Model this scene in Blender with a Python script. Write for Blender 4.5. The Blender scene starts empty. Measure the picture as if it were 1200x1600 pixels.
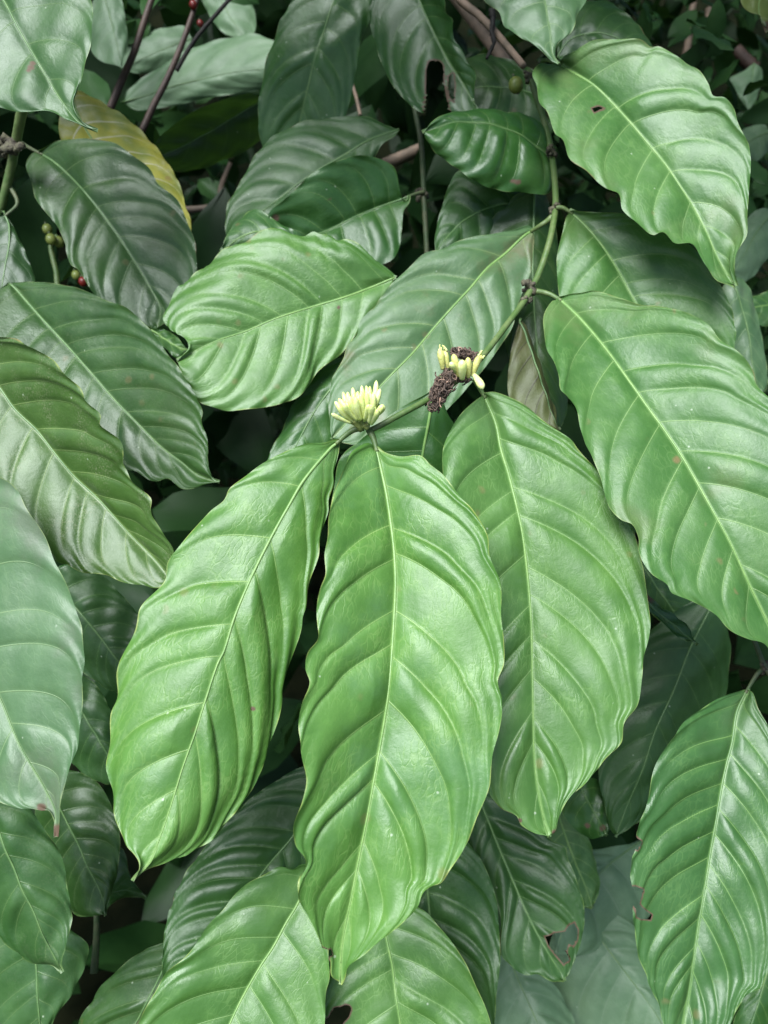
import bpy, math, random
import numpy as np
from mathutils import Vector

# ------------------------------------------------------------------ scene, camera
S = bpy.context.scene
COL = S.collection
F = 26.0 / 36.0 * 1600.0              # focal length in photo pixels (1200 x 1600)
PITCH = math.radians(32)
CAM = np.array([0.0, 0.0, 1.42])
RT = np.array([1.0, 0.0, 0.0])
FW = np.array([0.0, math.cos(PITCH), -math.sin(PITCH)])
UP = np.array([0.0, math.sin(PITCH), math.cos(PITCH)])

def P3(px, py, d):
    px = np.asarray(px, float)[..., None]; py = np.asarray(py, float)[..., None]; d = np.asarray(d, float)[..., None]
    return CAM + d * (FW + (px - 600) / F * RT + (800 - py) / F * UP)

cd = bpy.data.cameras.new("camera"); cam = bpy.data.objects.new("camera", cd); COL.objects.link(cam)
cam.location = CAM; cam.rotation_euler = (math.pi / 2 - PITCH, 0, 0)
cd.sensor_fit = 'VERTICAL'; cd.sensor_height = 36; cd.sensor_width = 27; cd.lens = 26
cd.clip_start = 0.02; cd.clip_end = 500
cd.dof.use_dof = True; cd.dof.focus_distance = 0.46; cd.dof.aperture_fstop = 9
S.camera = cam

# ------------------------------------------------------------------ light
SUN_EL, SUN_AZ = math.radians(64), math.radians(222)   # azimuth: from behind the camera, a little left
w = bpy.data.worlds.new("World"); S.world = w; w.use_nodes = True
nt = w.node_tree; bg = nt.nodes["Background"]
sky = nt.nodes.new("ShaderNodeTexSky"); sky.sky_type = 'NISHITA'; sky.sun_disc = False
sky.sun_elevation = SUN_EL; sky.sun_rotation = SUN_AZ
sky.air_density = 1.0; sky.dust_density = 2.0; sky.ozone_density = 1.0; sky.altitude = 300
nt.links.new(sky.outputs[0], bg.inputs[0]); bg.inputs[1].default_value = 0.05
sd = bpy.data.lights.new("sun", 'SUN'); sd.energy = 2.6; sd.angle = math.radians(40); sd.color = (0.93, 1.0, 0.99)
so = bpy.data.objects.new("sun", sd); COL.objects.link(so)
dirv = Vector((math.sin(SUN_AZ) * math.cos(SUN_EL), math.cos(SUN_AZ) * math.cos(SUN_EL), math.sin(SUN_EL)))
so.rotation_euler = dirv.to_track_quat('Z', 'Y').to_euler()
S.view_settings.view_transform = 'Standard'; S.view_settings.look = 'None'
S.view_settings.exposure = 1.70; S.view_settings.gamma = 1.0

# ------------------------------------------------------------------ helpers
def tag(o, label=None, cat=None, group=None, kind=None):
    if label: o["label"] = label
    if cat: o["category"] = cat
    if group: o["group"] = group
    if kind: o["kind"] = kind
    return o

def empty(name, loc):
    o = bpy.data.objects.new(name, None); o.empty_display_size = 0.01
    o.location = loc; COL.objects.link(o); return o

def mesh_obj(name, verts, faces, mat, parent=None, attrs=None, smooth=True):
    """verts in world space; stored relative to the parent's (or own) location."""
    verts = np.asarray(verts, float)
    origin = np.array(parent_world(parent)) if parent else verts.mean(axis=0)
    me = bpy.data.meshes.new(name)
    nv = len(verts); me.vertices.add(nv)
    me.vertices.foreach_set("co", (verts - origin).astype(np.float32).ravel())
    if isinstance(faces, np.ndarray):
        nf = len(faces); me.loops.add(nf * 4); me.polygons.add(nf)
        me.loops.foreach_set("vertex_index", faces.astype(np.int32).ravel())
        me.polygons.foreach_set("loop_start", np.arange(0, nf * 4, 4, dtype=np.int32))
        me.update(calc_edges=True)
    else:
        me.clear_geometry(); me.from_pydata((verts - origin).tolist(), [], faces)
    if smooth: me.polygons.foreach_set("use_smooth", np.ones(len(me.polygons), bool))
    for k, v in (attrs or {}).items():
        a = me.attributes.new(k, 'FLOAT', 'POINT'); a.data.foreach_set("value", np.asarray(v, np.float32).ravel())
    me.materials.append(mat); me.update()
    o = bpy.data.objects.new(name, me); COL.objects.link(o)
    if parent: o.parent = parent
    else: o.location = origin
    return o

def parent_world(o):
    p = Vector(o.location)
    while o.parent: o = o.parent; p = p + Vector(o.location)
    return p

def pts(s): return np.array([[float(v) for v in q.split(",")] for q in s.split()])

def spline(p, n):
    """centripetal-ish Catmull-Rom through p, resampled to n points of equal arc length (on the first two columns)."""
    p = np.asarray(p, float)
    if len(p) == 2: dense = p[0] + (p[1] - p[0]) * np.linspace(0, 1, 50)[:, None]
    else:
        q = np.vstack([2 * p[0] - p[1], p, 2 * p[-1] - p[-2]])
        out = []
        for i in range(1, len(q) - 2):
            p0, p1, p2, p3 = q[i - 1:i + 3]
            l = np.linalg.norm(p2 - p1) + 1e-9
            m1 = (p2 - p0) / (np.linalg.norm(p2 - p1) + np.linalg.norm(p1 - p0) + 1e-9) * l
            m2 = (p3 - p1) / (np.linalg.norm(p3 - p2) + np.linalg.norm(p2 - p1) + 1e-9) * l
            u = np.linspace(0, 1, 24, endpoint=False)[:, None]
            out.append((2*u**3 - 3*u**2 + 1) * p1 + (u**3 - 2*u**2 + u) * m1 + (-2*u**3 + 3*u**2) * p2 + (u**3 - u**2) * m2)
        out.append(q[-2:-1]); dense = np.vstack(out)
    seg = np.linalg.norm(np.diff(dense[:, :2], axis=0), axis=1); L = np.concatenate([[0], np.cumsum(seg)])
    t = np.linspace(0, L[-1], n)
    return np.stack([np.interp(t, L, dense[:, k]) for k in range(dense.shape[1])], 1)

def tube_geo(path, rad, sides=8, flat=1.0, lump=0.0, seed=0):
    path = np.asarray(path, float); n = len(path); rad = np.broadcast_to(np.asarray(rad, float), (n,))
    tan = np.gradient(path, axis=0); tan /= np.linalg.norm(tan, axis=1)[:, None] + 1e-12
    ref = -FW; a = np.cross(tan, ref)
    bad = np.linalg.norm(a, axis=1) < 1e-3
    a[bad] = RT
    a /= np.linalg.norm(a, axis=1)[:, None]; b = np.cross(a, tan)
    th = np.linspace(0, 2 * math.pi, sides, endpoint=False)
    rs = np.random.RandomState(seed)
    k = 1 + lump * (rs.rand(n, sides) - 0.5) * 2
    v = path[:, None, :] + rad[:, None, None] * k[..., None] * (np.cos(th)[None, :, None] * a[:, None, :] + flat * np.sin(th)[None, :, None] * b[:, None, :])
    v = v.reshape(-1, 3)
    i = np.arange(n - 1)[:, None] * sides; j = np.arange(sides)[None, :]; j2 = (j + 1) % sides
    f = np.stack([i + j, i + j2, i + sides + j2, i + sides + j], -1).reshape(-1, 4)
    v = np.vstack([v, path[0], path[-1]]); c0, c1 = len(v) - 2, len(v) - 1
    jj = np.arange(sides); caps0 = np.stack([(jj + 1) % sides, jj, np.full(sides, c0), np.full(sides, c0)], 1)
    base = (n - 1) * sides
    caps1 = np.stack([base + jj, base + (jj + 1) % sides, np.full(sides, c1), np.full(sides, c1)], 1)
    faces = f.tolist() + [r[:3].tolist() for r in caps0] + [r[:3].tolist() for r in caps1]
    return v, faces

def join_geo(parts):
    V, Fc, n = [], [], 0
    for v, f in parts:
        V.append(np.asarray(v)); Fc += [[i + n for i in q] for q in f]; n += len(v)
    return np.vstack(V), Fc

def px_path(s, n=40): return (lambda q: P3(q[:, 0], q[:, 1], q[:, 2]))(spline(pts(s), n))

# ------------------------------------------------------------------ materials
class NT:
    def __init__(s, m): s.t = m.node_tree; s.n = s.t.nodes
    def new(s, typ, **kw):
        n = s.n.new(typ)
        for k, v in kw.items(): setattr(n, k, v)
        return n
    def put(s, sock, v):
        if isinstance(v, bpy.types.NodeSocket): s.t.links.new(v, sock)
        elif isinstance(v, (tuple, list)) and len(v) == 3 and sock.type == 'RGBA': sock.default_value = (*v, 1)
        else: sock.default_value = v
    def math(s, op, a, b=0.0, c=None, clamp=False):
        n = s.new("ShaderNodeMath", operation=op, use_clamp=clamp); s.put(n.inputs[0], a); s.put(n.inputs[1], b)
        if c is not None: s.put(n.inputs[2], c)
        return n.outputs[0]
    def ramp(s, x, a, b, lo=0.0, hi=1.0):
        n = s.new("ShaderNodeMapRange", interpolation_type='SMOOTHSTEP'); s.put(n.inputs[0], x)
        for i, v in zip((1, 2, 3, 4), (a, b, lo, hi)): s.put(n.inputs[i], v)
        return n.outputs[0]
    def mix(s, f, a, b):
        n = s.new("ShaderNodeMix", data_type='RGBA'); s.put(n.inputs[0], f); s.put(n.inputs[6], a); s.put(n.inputs[7], b); return n.outputs[2]
    def attr(s, name): return s.new("ShaderNodeAttribute", attribute_name=name).outputs["Fac"]
    def noise(s, vec, scale, detail=3.0, rough=0.55):
        n = s.new("ShaderNodeTexNoise"); s.put(n.inputs["Vector"], vec); n.inputs["Scale"].default_value = scale
        n.inputs["Detail"].default_value = detail; n.inputs["Roughness"].default_value = rough; return n.outputs["Fac"]

def new_mat(name):
    m = bpy.data.materials.new(name); m.use_nodes = True; return m, NT(m), m.node_tree.nodes["Principled BSDF"], m.node_tree.nodes["Material Output"]

def simple_mat(name, c1, c2, scale=60, rough=0.55, bump=0.3, bscale=300, spec=0.5, trans=0.0):
    m, g, b, out = new_mat(name)
    co = g.new("ShaderNodeTexCoord").outputs["Object"]
    n1 = g.noise(co, scale, 4); f = g.ramp(n1, 0.35, 0.65)
    g.put(b.inputs["Base Color"], g.mix(f, c1, c2)); b.inputs["Roughness"].default_value = rough
    b.inputs["Specular IOR Level"].default_value = spec
    if bump:
        bn = g.new("ShaderNodeBump"); bn.inputs["Strength"].default_value = bump; bn.inputs["Distance"].default_value = 0.001
        g.put(bn.inputs["Height"], g.noise(co, bscale, 3)); g.put(b.inputs["Normal"], bn.outputs[0])
    if trans:
        b.inputs["Subsurface Weight"].default_value = trans; b.inputs["Subsurface Radius"].default_value = (0.003, 0.003, 0.001); b.inputs["Subsurface Scale"].default_value = 0.5
    return m

def leaf_mat(name, c1, c2, vein=(.16, .26, .08), rim=(.30, .36, .10), rough=.36, dust=0.0, spots=0.0, patch=None, tert=1.0, spec=.62, veinw=1.0, veinf=.85, trans=.22, patchamt=.5):
    m, g, b, out = new_mat(name)
    co = g.new("ShaderNodeTexCoord").outputs["Object"]
    p, s, u, vsp, edge, burn = (g.attr(k) for k in ("phase", "side", "across", "spacing", "edge", "burn"))
    big = g.noise(co, 22, 3); mid = g.noise(co, 90, 3); fine = g.noise(co, 900, 2)
    col = g.mix(g.ramp(big, .32, .68), c1, c2)
    col = g.mix(g.math('MULTIPLY', g.ramp(mid, .4, .75), .25), col, tuple(min(1, x * 1.35) for x in c2))
    if patch:
        pn = g.noise(co, 14, 5, .6)
        col = g.mix(g.math('MULTIPLY', g.ramp(pn, .5, .68), patchamt), col, patch)
    sa = g.math('ABSOLUTE', s)
    # secondary veins
    fr = g.math('ABSOLUTE', g.math('SUBTRACT', g.math('FRACT', g.math('ADD', p, .5)), .5))
    dv = g.math('MULTIPLY', fr, vsp)
    wv = g.math('MULTIPLY', g.math('SUBTRACT', 1.0, g.math('MULTIPLY', sa, .72)), .00048 * veinw)
    vl = g.math('SUBTRACT', 1.0, g.ramp(dv, g.math('MULTIPLY', wv, .35), wv))
    vl = g.math('MULTIPLY', vl, g.ramp(sa, .68, .95, 1, 0))
    halo = g.math('MULTIPLY', g.ramp(dv, 0.0, .0032, 1, 0), g.ramp(sa, .6, .95, 1, 0))
    # tertiary network
    cx = g.new("ShaderNodeCombineXYZ"); g.put(cx.inputs[0], g.math('MULTIPLY', p, 3.0)); g.put(cx.inputs[1], g.math('MULTIPLY', u, 270.0)); g.put(cx.inputs[2], g.math('MULTIPLY', g.math('SIGN', s), 7.3))
    wob = g.new("ShaderNodeVectorMath", operation='ADD'); g.put(wob.inputs[0], cx.outputs[0])
    nz = g.new("ShaderNodeTexNoise"); g.put(nz.inputs["Vector"], co); nz.inputs["Scale"].default_value = 110
    sc = g.new("ShaderNodeVectorMath", operation='SCALE'); g.put(sc.inputs[0], nz.outputs["Color"]); sc.inputs["Scale"].default_value = 1.6
    g.put(wob.inputs[1], sc.outputs[0])
    vo = g.new("ShaderNodeTexVoronoi", feature='DISTANCE_TO_EDGE'); g.put(vo.inputs["Vector"], wob.outputs[0]); vo.inputs["Scale"].default_value = 1.0
    net = g.ramp(vo.outputs["Distance"], .0, .13, 1, 0)
    net = g.math('MULTIPLY', net, g.ramp(g.noise(co, 45, 2), .35, .65))
    col = g.mix(g.math('MULTIPLY', net, .26 * tert), col, vein)
    col = g.mix(g.math('MULTIPLY', halo, .10), col, vein)
    col = g.mix(g.math('MULTIPLY', vl, veinf), col, vein)
    # pale strip along the midrib
    col = g.mix(g.math('MULTIPLY', g.ramp(u, .0004, .0016, 1, 0), .6), col, vein)
    # margin
    ev = g.math('ADD', edge, g.math('MULTIPLY', g.math('SUBTRACT', mid, .5), .0012))
    col = g.mix(g.math('MULTIPLY', g.math('MULTIPLY', g.ramp(ev, .0001, .0008, 1, 0), g.ramp(g.noise(co, 55, 2), .42, .62)), .55), col, rim)
    col = g.mix(g.math('MULTIPLY', g.math('MULTIPLY', g.ramp(edge, .0002, .0007, 1, 0), g.ramp(big, .62, .68)), .5), col, (.16, .05, .03))
    # small pale specks everywhere, more where dusty
    sp = g.new("ShaderNodeTexVoronoi", feature='F1'); g.put(sp.inputs["Vector"], co); sp.inputs["Scale"].default_value = 95
    dot = g.math('MULTIPLY', g.ramp(sp.outputs["Distance"], .05, .09, 1, 0), g.ramp(g.noise(co, 60, 1), .58, .62))
    col = g.mix(g.math('MULTIPLY', dot, .6), col, (.42, .48, .36))
    if dust:
        dn = g.math('MULTIPLY', g.ramp(fine, .45, .7), g.ramp(g.noise(co, 30, 4, .65), .42, .68))
        col = g.mix(g.math('MULTIPLY', dn, dust), col, (.24, .25, .15))
    if spots:
        s1 = g.new("ShaderNodeTexVoronoi", feature='F1'); g.put(s1.inputs["Vector"], co); s1.inputs["Scale"].default_value = 42
        bl = g.math('ADD', s1.outputs["Distance"], g.math('MULTIPLY', g.math('SUBTRACT', mid, .5), .22))
        bs = g.math('MULTIPLY', g.ramp(bl, .06, .17, 1, 0), g.ramp(g.noise(co, 33, 1), .5, .58))
        col = g.mix(g.math('MULTIPLY', bs, spots), col, (.26, .15, .08))
    col = g.mix(g.ramp(burn, .15, .75), col, (.11, .065, .04))
    # underside
    bf = g.new("ShaderNodeNewGeometry").outputs["Backfacing"]
    col = g.mix(g.math('MULTIPLY', bf, .6), col, (.10, .17, .07))
    g.put(b.inputs["Base Color"], col)
    ro = g.math('ADD', rough - .13, g.math('ADD', g.math('MULTIPLY', big, .16), g.math('MULTIPLY', fine, .14)))
    ro = g.math('ADD', ro, g.math('ADD', .02, g.math('MULTIPLY', g.math('SUBTRACT', g.noise(co, 38, 4, .6), .5), .28)))
    ro = g.math('ADD', ro, g.math('MULTIPLY', burn, .3))
    g.put(b.inputs["Roughness"], ro); b.inputs["Specular IOR Level"].default_value = spec; b.inputs["IOR"].default_value = 1.46
    h = g.math('MULTIPLY', net, -.15 * tert)
    h = g.math('ADD', h, g.math('MULTIPLY', vl, .35))
    h = g.math('ADD', h, g.math('MULTIPLY', g.noise(co, 260, 3), .45))
    h = g.math('ADD', h, g.math('MULTIPLY', g.noise(co, 75, 2), .8))
    h = g.math('ADD', h, g.math('MULTIPLY', g.noise(co, 700, 3, .7), .16))
    bn = g.new("ShaderNodeBump"); bn.inputs["Strength"].default_value = .5; bn.inputs["Distance"].default_value = .0009
    g.put(bn.inputs["Height"], h); g.put(b.inputs["Normal"], bn.outputs[0])
    tr = g.new("ShaderNodeBsdfTranslucent"); g.put(tr.inputs[0], g.mix(.5, col, (.10, .22, .02))); g.put(tr.inputs["Normal"], bn.outputs[0])
    mx = g.new("ShaderNodeMixShader"); mx.inputs[0].default_value = trans
    g.put(mx.inputs[1], b.outputs[0]); g.put(mx.inputs[2], tr.outputs[0]); g.put(out.inputs[0], mx.outputs[0])
    return m

LM = {
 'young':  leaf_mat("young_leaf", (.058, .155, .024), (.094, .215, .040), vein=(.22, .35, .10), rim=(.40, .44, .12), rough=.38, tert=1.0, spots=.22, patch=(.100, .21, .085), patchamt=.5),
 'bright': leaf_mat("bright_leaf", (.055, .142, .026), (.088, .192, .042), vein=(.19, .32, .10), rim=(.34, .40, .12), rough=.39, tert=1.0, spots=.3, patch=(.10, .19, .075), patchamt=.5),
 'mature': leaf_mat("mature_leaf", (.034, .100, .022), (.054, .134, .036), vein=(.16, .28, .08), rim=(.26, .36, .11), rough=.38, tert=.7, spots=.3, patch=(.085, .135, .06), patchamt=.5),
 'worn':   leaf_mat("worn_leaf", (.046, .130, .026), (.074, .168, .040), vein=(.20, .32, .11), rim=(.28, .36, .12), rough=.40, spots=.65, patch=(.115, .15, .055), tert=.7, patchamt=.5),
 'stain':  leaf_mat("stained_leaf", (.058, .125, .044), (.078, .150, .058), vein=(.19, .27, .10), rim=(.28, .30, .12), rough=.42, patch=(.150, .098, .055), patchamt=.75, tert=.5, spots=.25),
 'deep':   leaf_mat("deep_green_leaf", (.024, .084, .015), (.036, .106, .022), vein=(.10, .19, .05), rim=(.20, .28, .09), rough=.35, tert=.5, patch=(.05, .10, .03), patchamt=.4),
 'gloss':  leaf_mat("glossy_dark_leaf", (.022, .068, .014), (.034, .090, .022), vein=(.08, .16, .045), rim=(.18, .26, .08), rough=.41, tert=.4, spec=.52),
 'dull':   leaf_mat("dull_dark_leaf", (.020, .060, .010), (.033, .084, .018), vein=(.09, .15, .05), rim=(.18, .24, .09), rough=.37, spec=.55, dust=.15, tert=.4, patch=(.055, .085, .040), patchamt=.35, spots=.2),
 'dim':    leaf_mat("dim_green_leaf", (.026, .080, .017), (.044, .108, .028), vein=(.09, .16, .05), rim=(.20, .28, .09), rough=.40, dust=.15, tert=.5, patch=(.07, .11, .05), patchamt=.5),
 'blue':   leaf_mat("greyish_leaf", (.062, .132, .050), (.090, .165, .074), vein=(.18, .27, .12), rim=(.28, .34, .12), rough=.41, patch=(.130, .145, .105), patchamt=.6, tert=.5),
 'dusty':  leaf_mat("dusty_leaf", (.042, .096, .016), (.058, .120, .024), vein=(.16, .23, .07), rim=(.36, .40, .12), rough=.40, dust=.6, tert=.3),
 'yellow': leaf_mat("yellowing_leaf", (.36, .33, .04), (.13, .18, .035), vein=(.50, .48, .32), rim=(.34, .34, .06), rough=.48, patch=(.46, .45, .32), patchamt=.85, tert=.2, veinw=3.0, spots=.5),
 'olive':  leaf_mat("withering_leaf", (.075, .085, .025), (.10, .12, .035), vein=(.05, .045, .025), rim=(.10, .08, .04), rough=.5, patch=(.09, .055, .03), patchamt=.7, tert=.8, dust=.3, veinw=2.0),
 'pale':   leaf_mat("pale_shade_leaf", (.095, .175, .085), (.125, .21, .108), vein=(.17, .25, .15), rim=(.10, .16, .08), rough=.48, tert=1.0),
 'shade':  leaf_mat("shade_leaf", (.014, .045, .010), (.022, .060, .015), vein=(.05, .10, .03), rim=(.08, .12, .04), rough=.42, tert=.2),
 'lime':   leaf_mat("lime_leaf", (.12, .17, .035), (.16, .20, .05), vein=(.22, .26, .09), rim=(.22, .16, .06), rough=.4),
}
M_RIB = simple_mat("midrib_green", (.125, .235, .06), (.17, .28, .08), 120, .42, .2)
M_RIBD = simple_mat("midrib_dark", (.075, .15, .05), (.105, .185, .06), 120, .45, .2)
M_STEM = simple_mat("green_stem", (.065, .12, .028), (.11, .15, .05), 90, .5, .5, 220)
M_STEMD = simple_mat("old_green_stem", (.045, .075, .025), (.085, .095, .045), 90, .6, .6, 220)
M_TWIG = simple_mat("bare_twig", (.24, .165, .12), (.15, .11, .08), 60, .7, .6, 150)
M_TWIGD = simple_mat("red_brown_twig", (.060, .035, .028), (.095, .055, .042), 60, .6, .5, 150)
M_BLACK = simple_mat("dead_twig", (.010, .009, .008), (.022, .018, .015), 80, .8, .6, 200)
M_KNOB = simple_mat("dry_node", (.045, .035, .025), (.11, .10, .06), 260, .8, .8, 500)
M_BUD = simple_mat("cream_bud", (.56, .62, .20), (.67, .71, .31), 110, .45, .25, 500, trans=.25)
M_BUDB = simple_mat("bud_base", (.16, .20, .05), (.30, .32, .10), 200, .5, .4, 400)
M_BUDO = simple_mat("aged_bud", (.58, .55, .20), (.46, .46, .14), 220, .5, .4, 500, trans=.2)
M_DEAD = simple_mat("withered_petal", (.050, .033, .026), (.13, .082, .060), 300, .8, .8, 700)
M_DEADP = simple_mat("dry_petal_edge", (.42, .27, .20), (.30, .18, .13), 300, .7, .6, 700)
M_BERRY = simple_mat("green_berry", (.15, .19, .035), (.21, .24, .06), 150, .38, .15, 300)
M_RED = simple_mat("red_berry", (.20, .010, .010), (.13, .015, .010), 150, .35, .15, 300)

# ------------------------------------------------------------------ leaves
SEED = [11]
def inside(px, py, poly):
    r = np.zeros(px.shape, bool); n = len(poly)
    for i in range(n):
        x1, y1 = poly[i]; x2, y2 = poly[(i + 1) % n]
        c = ((y1 > py) != (y2 > py)) & (px < (x2 - x1) * (py - y1) / (y2 - y1 + 1e-12) + x1)
        r ^= c
    return r
def seg_dist(px, py, poly):
    d = np.full(px.shape, 1e9); n = len(poly)
    for i in range(n):
        a = np.array(poly[i]); b = np.array(poly[(i + 1) % n]); ab = b - a; L = (ab ** 2).sum() + 1e-9
        t = np.clip(((px - a[0]) * ab[0] + (py - a[1]) * ab[1]) / L, 0, 1)
        d = np.minimum(d, np.hypot(px - a[0] - t * ab[0], py - a[1] - t * ab[1]))
    return d

def leaf(label, mid, A, B, d, ea=0.0, eb=0.0, n=10, mat='mature', adv=(.17, .17), bulge=1.0, ruf=1.0, holes=(), burns=(),
         petiole=None, step=3.6, name="coffee_leaf", cat="leaf", group="coffee leaves", rib=1.0, t0=.04, ribm=None, dome=0.0, curl=0.0, roll=(0, 0)):
    """A leaf standing at its own distance: midrib and both margins give the outline, d its distances at base, middle
    and tip, ea / eb how far each margin lies behind (+) or before (-) the midrib."""
    SEED[0] += 1; rs = np.random.RandomState(SEED[0])
    m = pts(mid); a = np.vstack([m[0], pts(A), m[-1]]); b = np.vstack([m[0], pts(B), m[-1]])
    Lm = np.linalg.norm(np.diff(m, axis=0), axis=1).sum()
    NTn = int(max(24, Lm / step))
    Mc = spline(m, NTn); Ac = spline(a, NTn); Bc = spline(b, NTn)
    wa = np.linalg.norm(Ac - Mc, axis=1); wb = np.linalg.norm(Bc - Mc, axis=1)
    NS = int(max(10, max(wa.max(), wb.max()) / step))
    t = np.linspace(0, 1, NTn)
    q = np.polyfit([0, .5, 1], d, 2); dm = np.polyval(q, t)
    s = np.concatenate([-np.linspace(1, 0, NS + 1)[:-1], [0], np.linspace(0, 1, NS + 1)[1:]])
    sa = np.abs(s)[None, :]; left = (s < 0)[None, :]
    T = t[:, None]
    # vein phases, each side with its own slightly uneven spacing
    ph = np.zeros((NTn, len(s))); sp = np.zeros((NTn, len(s)))
    for side, ad in ((0, adv[0]), (1, adv[1])):
        k = np.arange(n + 1); vp = t0 + (1 - t0) * (k / n) ** 1.0 * .97 + rs.uniform(-.24, .24, n + 1) / n
        vp = np.concatenate([[vp[0] - 1.2 / n, vp[0] - .6 / n], vp, [1.4]])
        wid = (wa if side == 0 else wb)
        f = ad * 1.2 * (.74 * sa + .10 * sa ** 2 + .36 * sa ** 6) * (.62 + .95 * T)
        phi = T - f * (0.55 + .45 * np.minimum(1, wid / wid.max())[:, None])
        pp = np.interp(phi, vp, np.arange(len(vp)) - 2.0)
        cols = left[0] if side == 0 else ~left[0]
        ph[:, cols] = pp[:, cols]
    mpp = np.mean(dm) / F                       # metres per photo pixel
    Lmet = Lm * mpp; sp[:] = Lmet / n * .86
    # photo position of every vertex
    E = np.where(left[..., None], Ac[:, None, :], Bc[:, None, :])
    wv = np.where(left, wa[:, None], wb[:, None])
    sc = 1 + .005 * ruf * np.cos(2 * math.pi * ph + .6) * sa ** 3 * np.sin(np.pi * np.clip(T, 0, 1)) ** .5
    XY = Mc[:, None, :] + (E - Mc[:, None, :]) * (sa * sc)[..., None]
    for h in holes:
        poly = pts(h); dd = np.full(XY.shape[:2], 1e9); near = XY.copy()
        for i in range(len(poly)):
            p0, p1 = poly[i], poly[(i + 1) % len(poly)]; ab = p1 - p0; L2 = (ab ** 2).sum() + 1e-9
            u_ = np.clip(((XY - p0) * ab).sum(-1) / L2, 0, 1); c_ = p0 + u_[..., None] * ab
            d_ = np.linalg.norm(XY - c_, axis=-1); m_ = d_ < dd; dd = np.where(m_, d_, dd); near = np.where(m_[..., None], c_, near)
        XY = np.where((dd < step * .62)[..., None], near, XY)
    wn = np.where(left, (wa / wa.max())[:, None], (wb / wb.max())[:, None])
    off = np.where(left, ea, eb)
    # sides may curl: the outer third bends further than the inner
    rl = np.where(left, roll[0], roll[1])
    D = dm[:, None] + off * wn * (.75 * sa + .25 * sa ** 2.2) + dome * wn * sa ** 2 + rl * wn * np.clip((sa - .55) / .45, 0, 1) ** 2 + curl * np.clip((T - .8) / .2, 0, 1) ** 2
    # broad undulation
    D = D + .0022 * np.sin(T * rs.uniform(5, 8) + s[None, :] * rs.uniform(1, 2.5) + rs.rand() * 6) * sa
    D = D + .0013 * np.sin(T * rs.uniform(14, 19) - s[None, :] * rs.uniform(3, 5) + rs.rand() * 6) * sa ** 1.5
    XYZ = P3(XY[..., 0], XY[..., 1], D)
    # quilting between the veins, along the surface normal
    du = np.gradient(XYZ, axis=0); dv = np.gradient(XYZ, axis=1)
    N = np.cross(du, dv); N /= np.linalg.norm(N, axis=2)[..., None] + 1e-12
    if (N.mean(axis=(0, 1)) @ FW) > 0: N = -N; flip = True
    else: flip = False
    fr = ph - np.floor(ph)
    jig = .8 + .5 * np.sin(np.floor(ph) * 2.3 + SEED[0])
    xx = np.abs(2 * fr ** .88 - 1); pil = (.62 * (1 - xx ** 1.6) + .38 * (1 - xx ** 6)) * jig
    wscale = np.clip(wv * mpp / .042, 0, 1) ** .8
    env = np.clip(sa / .22, 0, 1) ** .8 * (1 - .75 * np.clip((sa - .62) / .38, 0, 1) ** 1.5) * np.sin(np.pi * np.clip(T * .94 + .04, 0, 1)) ** .5
    H = .0022 * bulge * pil * env * wscale
    H += .0012 * ruf * np.cos(2 * math.pi * ph + .8) * sa ** 5 * wscale
    H += -.0009 * np.exp(-(sa * wv * mpp / .0035) ** 2)
    for _ in range(5):
        fx, fy = rs.uniform(8, 34), rs.uniform(2, 8)
        H += .00028 * np.sin(fx * T + fy * s[None, :] + rs.rand() * 6)
    XYZ = XYZ + N * H[..., None]
    edge = (1 - sa) * wv * mpp
    across = sa * wv * mpp
    nT, nS = XYZ.shape[:2]
    idx = np.arange(nT * nS).reshape(nT, nS)
    fc = np.stack([idx[:-1, :-1], idx[1:, :-1], idx[1:, 1:], idx[:-1, 1:]], -1).reshape(-1, 4)
    if flip: fc = fc[:, ::-1]
    # winding so that the face looks towards the upper side
    V = XYZ.reshape(-1, 3); q0 = fc[len(fc) // 2 + nS // 4]
    nn = np.cross(V[q0[1]] - V[q0[0]], V[q0[3]] - V[q0[0]])
    if nn @ FW > 0: fc = fc[:, ::-1]
    burn = np.zeros((nT, nS))
    XYf = XY
    if holes:
        keep = np.ones(len(fc), bool); cx = XYf[..., 0].ravel()[fc].mean(1); cy = XYf[..., 1].ravel()[fc].mean(1)
        for h in holes:
            poly = [tuple(v) for v in pts(h)]
            keep &= ~inside(cx, cy, poly)
            dd = seg_dist(XYf[..., 0], XYf[..., 1], poly); burn = np.maximum(burn, np.clip(1.05 - dd / 3.2, 0, 1))
        fc = fc[keep]
    for bx, by, br in burns:
        dd = np.hypot(XYf[..., 0] - bx, XYf[..., 1] - by); burn = np.maximum(burn, np.clip(1.3 - dd / br, 0, 1))
    root = empty(name, V[idx[0, NS]])
    tag(root, label, cat, group)
    mt = LM[mat] if isinstance(mat, str) else mat
    mesh_obj("blade", V, np.ascontiguousarray(fc), mt, root,
             {"phase": ph, "side": np.broadcast_to(s[None, :], ph.shape), "across": across, "spacing": sp, "edge": edge, "burn": burn})
    rp = XYZ[:, NS] + N[:, NS] * .0002
    rp = rp[: max(4, int(nT * .965))]
    if holes:
        ok = np.ones(len(rp), bool)
        for h in holes: ok &= ~inside(Mc[:len(rp), 0], Mc[:len(rp), 1], [tuple(v) for v in pts(h)])
        if not ok.all(): rp = rp[: max(4, int(np.argmin(ok)))]
    tt = np.linspace(0, 1, len(rp)); rr = rib * (.00074 * (1 - tt) ** .8 + .00020)
    rm = ribm or (M_RIB if mat in ('young', 'bright', 'mature', 'worn', 'stain', 'lime', 'yellow') else M_RIBD)
    v, f = tube_geo(rp[::2] if len(rp) > 60 else rp, rr[::2] if len(rp) > 60 else rr, 8, .7); mesh_obj("midrib", v, f, rm, root)
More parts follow.
